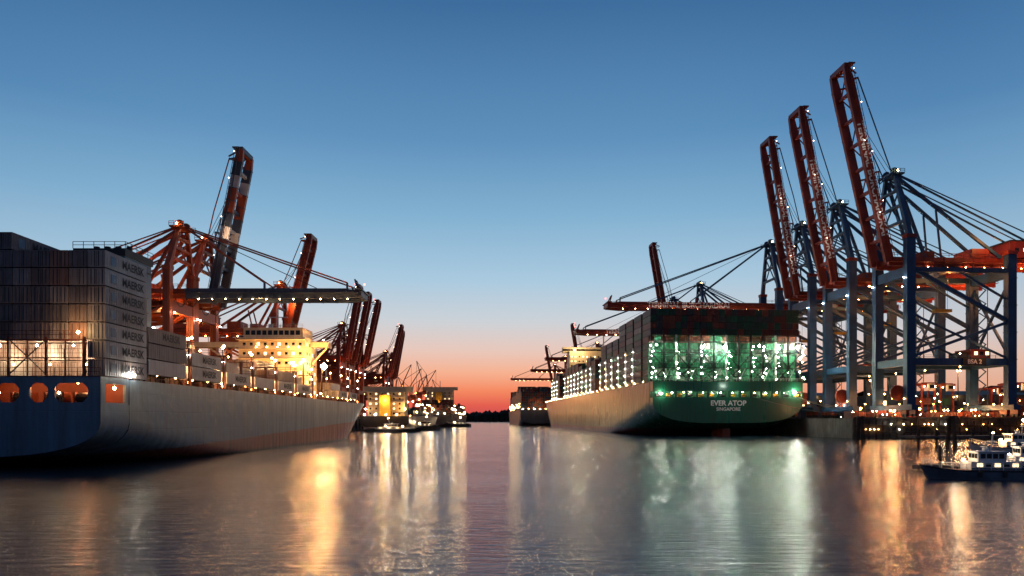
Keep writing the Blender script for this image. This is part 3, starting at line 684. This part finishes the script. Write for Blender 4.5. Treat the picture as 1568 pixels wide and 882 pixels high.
for i in range(9): e.tube((101+i*4.5,178.5,-2),(101+i*4.5,178.5,4.2),0.35,'wood')
rail(e,(100,178.1,2.6),(140,178.1,2.6),1.1,'dark',2)
e.build('jetty')
e=MB()
for (x,y) in((101.5,166),(97,200)):
    for k in range(4):
        a=k*math.pi/2; e.tube((x+1.3*math.cos(a),y+1.3*math.sin(a),-2),(x+.5*math.cos(a),y+.5*math.sin(a),7.2),0.32,'wood')
    e.box(x-1,x+1,y-1,y+1,7.2,7.5,'dark')
e.build('mooring_dolphin')
e=MB()
for i in range(22):
    x=121+i*2.6
    for k in range(random.choice((0,1,1,1))): container(e,x,256-(i*0.13),7.02+k*2.6,2.5,6.1,2.3,random.choice([EVC[2],EVC[3],EVC[8],M['cr_orange'],M['cr_red']]))
for i in range(60):
    x=170+i*3.4
    for k in range(random.randint(1,3)): container(e,x,290+random.choice((0,14)),7.02+k*2.6,2.5,6.1,2.55,random.choice([EVC[2],EVC[3],EVC[5],M['cr_orange'],EVC[7]]))
e.build('container_row')
def straddle(x,y):
    o=empty('straddle_carrier',(x,y,7)); e=MB()
    for a in(-2.3,2.3):
        e.box(a-.35,a+.35,-5,5,0.9,1.6,'cr_red')
        for b in(-4,-1.3,1.3,4): e.tube((a-.3,b,.7),(a+.3,b,.7),.7,'dark',10)
        for b in(-4,4): e.box(a-.25,a+.25,b-.3,b+.3,1.6,12,'cr_red')
        e.box(a-.3,a+.3,-5,5,12,12.8,'cr_red')
    e.box(-1.95,1.95,-4.5,-3,12.1,13,'cr_red'); e.box(-1.95,1.95,3,4.5,12.1,13,'cr_red'); e.box(-1,1,-6.6,-5.1,10,12.5,'white'); e.box(-.9,.9,-6.7,-6.61,10.8,12,'glass'); e.box(-1.2,1.2,-4.2,4.2,5,7.4,random.choice(EVC))
    e.lamp((-2,-5,11.5),.22,'l_warm'); e.lamp((2,-5,11.5),.22,'l_white'); e.build('frame',o)
for x,y in((150,263),(161,270),(183,262),(200,300)): straddle(x,y)
def mast(x,y,h,zb,mat,en,col,r=0.5,nm='light_mast'):
    o=empty(nm,(x,y,zb)); e=MB(); e.tube((0,0,0),(0,0,h),0.25,'dark',8,0.12); e.box(-1,1,-.2,.2,h,h+.3,'dark')
    for k in(-.7,.7): e.lamp((k,-.4,h-.1),r,mat)
    e.build('mast',o)
    if en: pl(o,(0,-1.5,h-.5),col,en,.4)
mast(141.5,251,3.4,7,'l_orange',900,ORANGE,.45); mast(152,252,3,7,'l_warm',700,WARM,.3); mast(160,249.5,3,7,'l_hoto',900,ORANGE,.27); mast(127,252,2.6,7,'l_warm',500,WARM,.2); mast(170,249,4,7,'l_warm',900,WARM,.4)
mast(133,251.5,2.8,7,'l_hoto',900,ORANGE,.32); mast(147,251,2.6,7,'l_orange',500,ORANGE,.2)
mast(135,262,9,7,'l_orange',3000,ORANGE,.3); mast(180,290,20,7,'l_orange',8000,ORANGE,.3); mast(205,330,22,7,'l_warm',8000,WARM,.3); mast(150,300,16,7,'l_orange',6000,ORANGE,.3)
for y in(180,300,420,560,700): mast(-130,y,30,7.5,'l_orange',5000,ORANGE,.3)
for y in(900,1050,1200): mast(-140,y,38,7.5,'l_orange',70000,(1,.45,.12),.7)  # far masts added so the right ship's hull picks up a golden sheen
def warehouse(x,y,w,d,h,mat):
    o=empty('warehouse_building',(x,y,7)); e=MB(); e.box(-w/2,w/2,0,d,0,h,mat)
    e.poly([(-w/2,-.5,h+.01),(w/2,-.5,h+.01),(w/2,d/2,h+3),(-w/2,d/2,h+3)],'dark'); e.poly([(-w/2,d+.5,h+.01),(w/2,d+.5,h+.01),(w/2,d/2,h+3),(-w/2,d/2,h+3)],'dark')
    for k in range(int(w/6)):
        e.box(-w/2+1+k*6,-w/2+4+k*6,-.05,-.003,h*.55,h*.75,'l_win' if R()<.35 else 'glass')
        if k%3==0: e.box(-w/2+1+k*6,-w/2+5+k*6,-.06,-.003,0.05,h*.42,'dark')
    for k in range(3): e.lamp((-w/2+w*(k+.5)/3,-1,h-1),.5,'l_warm')
    e.build('hall',o)
warehouse(260,420,90,40,14,'concrete'); warehouse(330,360,60,40,20,'rust'); warehouse(210,560,80,40,18,'concrete'); warehouse(420,520,120,40,22,'concrete')
# water
m,nt,b=newmat('water'); N=nt.nodes;Lk=nt.links
b.inputs['Base Color'].default_value=(0.010,0.030,0.050,1); b.inputs['IOR'].default_value=1.36
tc=N.new('ShaderNodeTexCoord')
def nz(sx,sy,det,rough=0.55,dist=.3):
    mp=N.new('ShaderNodeMapping'); mp.inputs['Scale'].default_value=(sx,sy,1); Lk.new(tc.outputs['Object'],mp.inputs[0])
    n=N.new('ShaderNodeTexNoise'); n.inputs['Scale'].default_value=1; n.inputs['Detail'].default_value=det; n.inputs['Roughness'].default_value=rough; n.inputs['Distortion'].default_value=dist
    Lk.new(mp.outputs[0],n.inputs['Vector']); return n
n1=nz(0.45,1.7,5,0.6,.6); n2=nz(0.05,0.2,2)
ma=N.new('ShaderNodeMath'); ma.operation='MULTIPLY_ADD'; ma.inputs[1].default_value=0.5; Lk.new(n2.outputs[0],ma.inputs[0]); Lk.new(n1.outputs[0],ma.inputs[2])
# wind patches: ripples are stronger in some areas than others
n4=nz(0.02,0.07,2); mw=N.new('ShaderNodeMapRange'); mw.inputs[1].default_value=.35; mw.inputs[2].default_value=.65; mw.inputs[3].default_value=.09; mw.inputs[4].default_value=.15; Lk.new(n4.outputs[0],mw.inputs[0])
bp=N.new('ShaderNodeBump'); bp.inputs['Strength'].default_value=1.0; Lk.new(mw.outputs[0],bp.inputs['Distance']); Lk.new(ma.outputs[0],bp.inputs['Height']); Lk.new(bp.outputs[0],b.inputs['Normal'])
b.inputs['Roughness'].default_value=0.13
e=MB(); e.poly([(-6000,-500,0),(6000,-500,0),(6000,9000,0),(-6000,9000,0)],m); e.build('water')
g=paint('foliage_far',(0.03,0.04,0.025),0.9,0.4,0.02)
e=MB(); e.box(-2500,60,1900,2200,-1,5,g); e.box(60,3000,1500,2300,-1,6,g)
def clump(x,y,z,r):
    b0=len(e.v);k=e.mi(g); n=7
    e.v.append((x,y,z+r*random.uniform(.8,1.2)))
    for j in range(n):
        a=2*math.pi*j/n; rr=r*random.uniform(.7,1.3); e.v.append((x+rr*math.cos(a),y+rr*math.sin(a),z+r*random.uniform(-.1,.45)))
    for j in range(n):
        a=2*math.pi*j/n; e.v.append((x+r*.9*math.cos(a),y+r*.9*math.sin(a),0))
    for j in range(n):
        j2=(j+1)%n; e.f.append((b0,b0+1+j,b0+1+j2)); e.m.append(k); e.f.append((b0+1+j,b0+1+n+j,b0+1+n+j2,b0+1+j2)); e.m.append(k)
for i in range(1100):
    x=random.uniform(-1500,1600); hgt=19+8*math.sin(x*.006+1)+6*math.sin(x*.021); clump(x,random.uniform(1850,1950),hgt+random.uniform(-3,3),random.uniform(5,11))
e.build('treeline')
for i,(px,pt,D) in enumerate(((612,585,1000),(622,566,980),(632,572,1000),(640,560,1050),(646,582,1020),(655,574,1050),(664,588,1100),(618,600,1150),(650,598,1200),(660,602,1180),(672,604,1200))):
    X=(px-784)/F*D; top=(642-pt)/F*D+H; sg=1 if i%3 else -1; o=empty('harbour_crane',(X-12*sg,D,7)); e=MB()
    e.beam((0,0,0),(0,0,top*.45),3,3,'cr_red',2,2); e.box(-5,4,-3,3,top*.42,top*.55,'cr_red'); tip=(sg*(14+i%3*5),0,top); 
    for a in(-4,4): e.beam((a,-3,0),(0,0,top*.2),.8,.8,'cr_red'); e.beam((a,3,0),(0,0,top*.2),.8,.8,'cr_red')
    for y in(-1,1): e.beam((2*sg,y,top*.5),tip,1.0,1.0,'cr_red')
    e.beam((-2*sg,0,top*.55),(0,0,top*.78),1,1,'cr_red'); e.beam((0,0,top*.78),tip,.5,.5,'dark'); e.beam((0,0,top*.78),(-5*sg,0,top*.5),.6,.6,'dark'); e.beam(tip,(tip[0],0,top*.3),.3,.3,'dark')
    e.lamp((0,-3.5,top*.4),.9,'l_warm'); e.lamp((3,-3.5,5),.9,'l_orange'); e.build('jib_and_tower',o)
e=MB()
for i in range(90): 
    x=random.uniform(-330,-95); e.lamp((x,random.uniform(880,1200),random.uniform(8,20)),.7,random.choice(['l_warm','l_orange','l_dim']))
for i in range(70): e.lamp((random.uniform(120,500),random.uniform(300,900),random.uniform(9,24)),random.uniform(.3,.6),random.choice(['l_warm','l_orange','l_orange','l_white']))
e.build('terminal_lights')
# ============================================================ SMALL BOATS
def boat(name,loc,rot,L,B,fb,hc,cc,lampm='l_warm',lr=.15,en=300,zs=1.0):
    o=empty(name,loc,rot); o.scale=(1,1,zs); e=MB()
    hull(o,L,B,fb,-0.3,0.2,L*.3,L*.35,L*.06,M[hc],'deck',bowrise=fb*.6)
    e.box(-B*.34,B*.34,L*.22,L*.62,fb,fb+1.25,cc); e.box(-B*.30,B*.30,L*.34,L*.56,fb+1.25,fb+2.7,cc); e.box(-B*.34,B*.34,L*.32,L*.58,fb+2.7,fb+2.85,'white')
    for sx in(-1,1):
        a,b2=sorted((sx*B*.30+sx*.004,sx*B*.30+sx*.04)); e.box(a,b2,L*.35,L*.55,fb+1.75,fb+2.5,'glass')
        a,b2=sorted((sx*B*.30+sx*.05,sx*B*.30+sx*.07))
        for k in range(5): e.box(a,b2,L*(.35+.0485*k),L*(.35+.0485*k)+.1,fb+1.7,fb+2.55,cc)
        for k in range(5):
            y=L*(.25+.07*k); a,b2=sorted((sx*B*.34+sx*.004,sx*B*.34+sx*.04)); e.box(a,b2,y,y+L*.045,fb+.5,fb+1.0,'glass' if k%2 else 'l_win')
        a,b2=sorted((sx*B*.34+sx*.005,sx*B*.34+sx*.03)); e.box(a,b2,L*.22,L*.62,fb+.08,fb+.3,'cr_blue')
        pv=None
        for k in range(11):
            s=L*k/10*.96; w=B/2*(1 if s<L*.6 else max(.05,1-((s-L*.6)/(L*.4))**2)); z=fb+fb*.6*max(0,(s/L-.65)/.35)**2
            p=Vector((sx*w*.93,s,z)); e.beam(p,p+Vector((0,0,.9)),.05,.05,'white')
            if pv: e.beam(pv+Vector((0,0,.9)),p+Vector((0,0,.9)),.05,.05,'white'); e.beam(pv+Vector((0,0,.45)),p+Vector((0,0,.45)),.04,.04,'white'); e.tube(pv-Vector((-sx*.1,0,.15)),p-Vector((-sx*.1,0,.15)),.13,'dark',6)
            if k in(2,4,6): e.tube(p+Vector((sx*.3,0,-.2)),p+Vector((sx*.3,0,-1.0)),.22,'dark',8)
            pv=p
    for k in range(3): e.box(-B*.26+k*B*.18,-B*.26+k*B*.18+B*.15,L*.56+.003,L*.56+.04,fb+1.75,fb+2.5,'glass'); e.box(-B*.26+k*B*.18,-B*.26+k*B*.18+B*.15,L*.34-.04,L*.34-.003,fb+1.75,fb+2.5,'glass')
    e.tube((0,L*.42,fb+2.85),(0,L*.40,fb+5.6),.09,'white'); e.beam((-.9,L*.41,fb+4.4),(.9,L*.41,fb+4.4),.08,.1,'white'); e.tube((0,L*.46,fb+2.85),(0,L*.46,fb+3.3),.35,'white'); e.beam((-.7,L*.47,fb+3.5),(.7,L*.47,fb+3.5),.2,.15,'white')
    e.box(-B*.2,B*.2,L*.06,L*.18,fb,fb+.6,'dark'); e.tube((B*.2,L*.66,fb),(B*.2,L*.66,fb+.5),.12,'dark'); e.tube((-B*.36,L*.1,fb+.9),(-B*.36,L*.1+.15,fb+.9),.35,'cr_orange',12)
    e.lamp((0,L*.40,fb+5.7),lr,lampm); e.lamp((B*.36,L*.36,fb+1.6),lr*.7,'l_white'); e.lamp((0,L*.64,fb+1.5),lr*1.2,lampm)
    e.build('cabin_and_fittings',o)
    if en: pl(o,(0,L*.7,fb+2.6),(1,.8,.55),en,.2); pl(o,(B*.9,L*.4,fb+2.9),(1,.8,.6),en*.8,.2)
    return o
M['boatwhite']=paint('boat_white',(0.7,0.7,0.72),0.4,0.25)
M['boathull']=paint('boat_hull',(0.12,0.15,0.20),0.4,0.3)
boat('patrol_boat',(59.2,80,0),math.radians(84),13.2,3.6,1.5,'boathull','boatwhite',en=170,zs=.72)
boat('patrol_boat',(69.5,90,0),math.radians(78),10,3.6,1.5,'boathull','boatwhite',en=150,zs=.75)
boat('harbour_launch',(98,128,0),math.radians(80),15.5,4.4,2.0,'boatwhite','white',lr=.25,lampm='l_hoto',en=350,zs=.85)
boat('tugboat',(-44,430,0),math.radians(75),19,7,2.6,'dark','cream',lr=.4,en=1200)
boat('harbour_launch',(-36,620,0),math.radians(80),22,7,2.6,'dark','white',lr=.5,en=1200)
boat('barge',(-75,365,0),math.radians(-82),30,7,1.6,'dark','cream',lr=.3,en=1000)
e=MB(); e.box(53,82,94,95.2,.1,.7,'concrete'); 
for i in range(5): e.tube((57+i*6,95.6,-2),(57+i*6,95.6,3.2),.22,'wood'); e.lamp((57+i*6,95.0,1.0),.06,'l_dim')
e.build('floating_pontoon')
# ============================================================ WORLD
w=bpy.data.worlds.new('World'); sc.world=w; w.use_nodes=True; nt=w.node_tree;N=nt.nodes;Lk=nt.links
bg=N['Background']; tc=N.new('ShaderNodeTexCoord'); sp=N.new('ShaderNodeSeparateXYZ'); Lk.new(tc.outputs['Generated'],sp.inputs[0])
def ramp(st):
    r=N.new('ShaderNodeValToRGB'); cr=r.color_ramp; cr.interpolation='LINEAR'
    while len(cr.elements)<len(st): cr.elements.new(0.5)
    for el,(p,c) in zip(cr.elements,st): el.position=p; el.color=(*lin(c),1)
    Lk.new(sp.outputs[2],r.inputs[0]); return r
rA=ramp([(0,(194,74,80)),(.02,(226,94,80)),(.04,(243,136,98)),(.065,(244,176,144)),(.095,(230,198,186)),(.135,(202,208,214)),(.19,(168,200,222)),(.27,(130,176,208)),(.36,(94,144,188)),(.5,(60,108,156)),(1,(26,60,104))])
rB=ramp([(0,(208,138,114)),(.03,(228,164,134)),(.07,(226,188,170)),(.11,(202,200,203)),(.18,(162,193,214)),(.27,(118,164,200)),(.36,(82,132,178)),(.5,(48,96,146)),(1,(26,56,98))])
rC=ramp([(0,(78,82,98)),(.1,(82,88,110)),(.3,(62,84,118)),(1,(28,56,94))])
m1=N.new('ShaderNodeMath'); m1.operation='MULTIPLY_ADD'; m1.inputs[1].default_value=-0.09; Lk.new(sp.outputs[0],m1.inputs[0]); Lk.new(sp.outputs[1],m1.inputs[2])
hx=N.new('ShaderNodeCombineXYZ'); Lk.new(sp.outputs[0],hx.inputs[0]); Lk.new(sp.outputs[1],hx.inputs[1])
ln=N.new('ShaderNodeVectorMath'); ln.operation='LENGTH'; Lk.new(hx.outputs[0],ln.inputs[0])
dv=N.new('ShaderNodeMath'); dv.operation='DIVIDE'; Lk.new(m1.outputs[0],dv.inputs[0]); Lk.new(ln.outputs['Value'],dv.inputs[1])
f1=N.new('ShaderNodeMapRange'); f1.interpolation_type='SMOOTHSTEP'; f1.inputs[1].default_value=.80; f1.inputs[2].default_value=.99; Lk.new(dv.outputs[0],f1.inputs[0])
f2=N.new('ShaderNodeMapRange'); f2.interpolation_type='SMOOTHSTEP'; f2.inputs[1].default_value=-.2; f2.inputs[2].default_value=.78; Lk.new(dv.outputs[0],f2.inputs[0])
x1=N.new('ShaderNodeMixRGB'); Lk.new(f1.outputs[0],x1.inputs[0]); Lk.new(rB.outputs[0],x1.inputs[1]); Lk.new(rA.outputs[0],x1.inputs[2])
x2=N.new('ShaderNodeMixRGB'); Lk.new(f2.outputs[0],x2.inputs[0]); Lk.new(rC.outputs[0],x2.inputs[1]); Lk.new(x1.outputs[0],x2.inputs[2])
sk=N.new('ShaderNodeTexSky'); sk.sky_type='NISHITA'; sk.sun_disc=False; sk.sun_elevation=math.radians(-2); sk.sun_rotation=math.radians(-4)
sm=N.new('ShaderNodeMixRGB'); sm.blend_type='ADD'; sm.inputs[0].default_value=0.02; Lk.new(x2.outputs[0],sm.inputs[1]); Lk.new(sk.outputs[0],sm.inputs[2])
Lk.new(sm.outputs[0],bg.inputs['Color']); bg.inputs['Strength'].default_value=1.0
# ============================================================ CAMERA
c=bpy.data.cameras.new('camera'); co=bpy.data.objects.new('camera',c); sc.collection.objects.link(co)
co.location=(0,0,H); co.rotation_euler=(math.radians(90),0,0); c.lens=F/1568*36; c.sensor_width=36; c.shift_y=(642-441)/1568; c.clip_end=20000; c.clip_start=0.5
sc.camera=co
sc.view_settings.view_transform='Standard'; sc.view_settings.look='None'; sc.view_settings.exposure=0
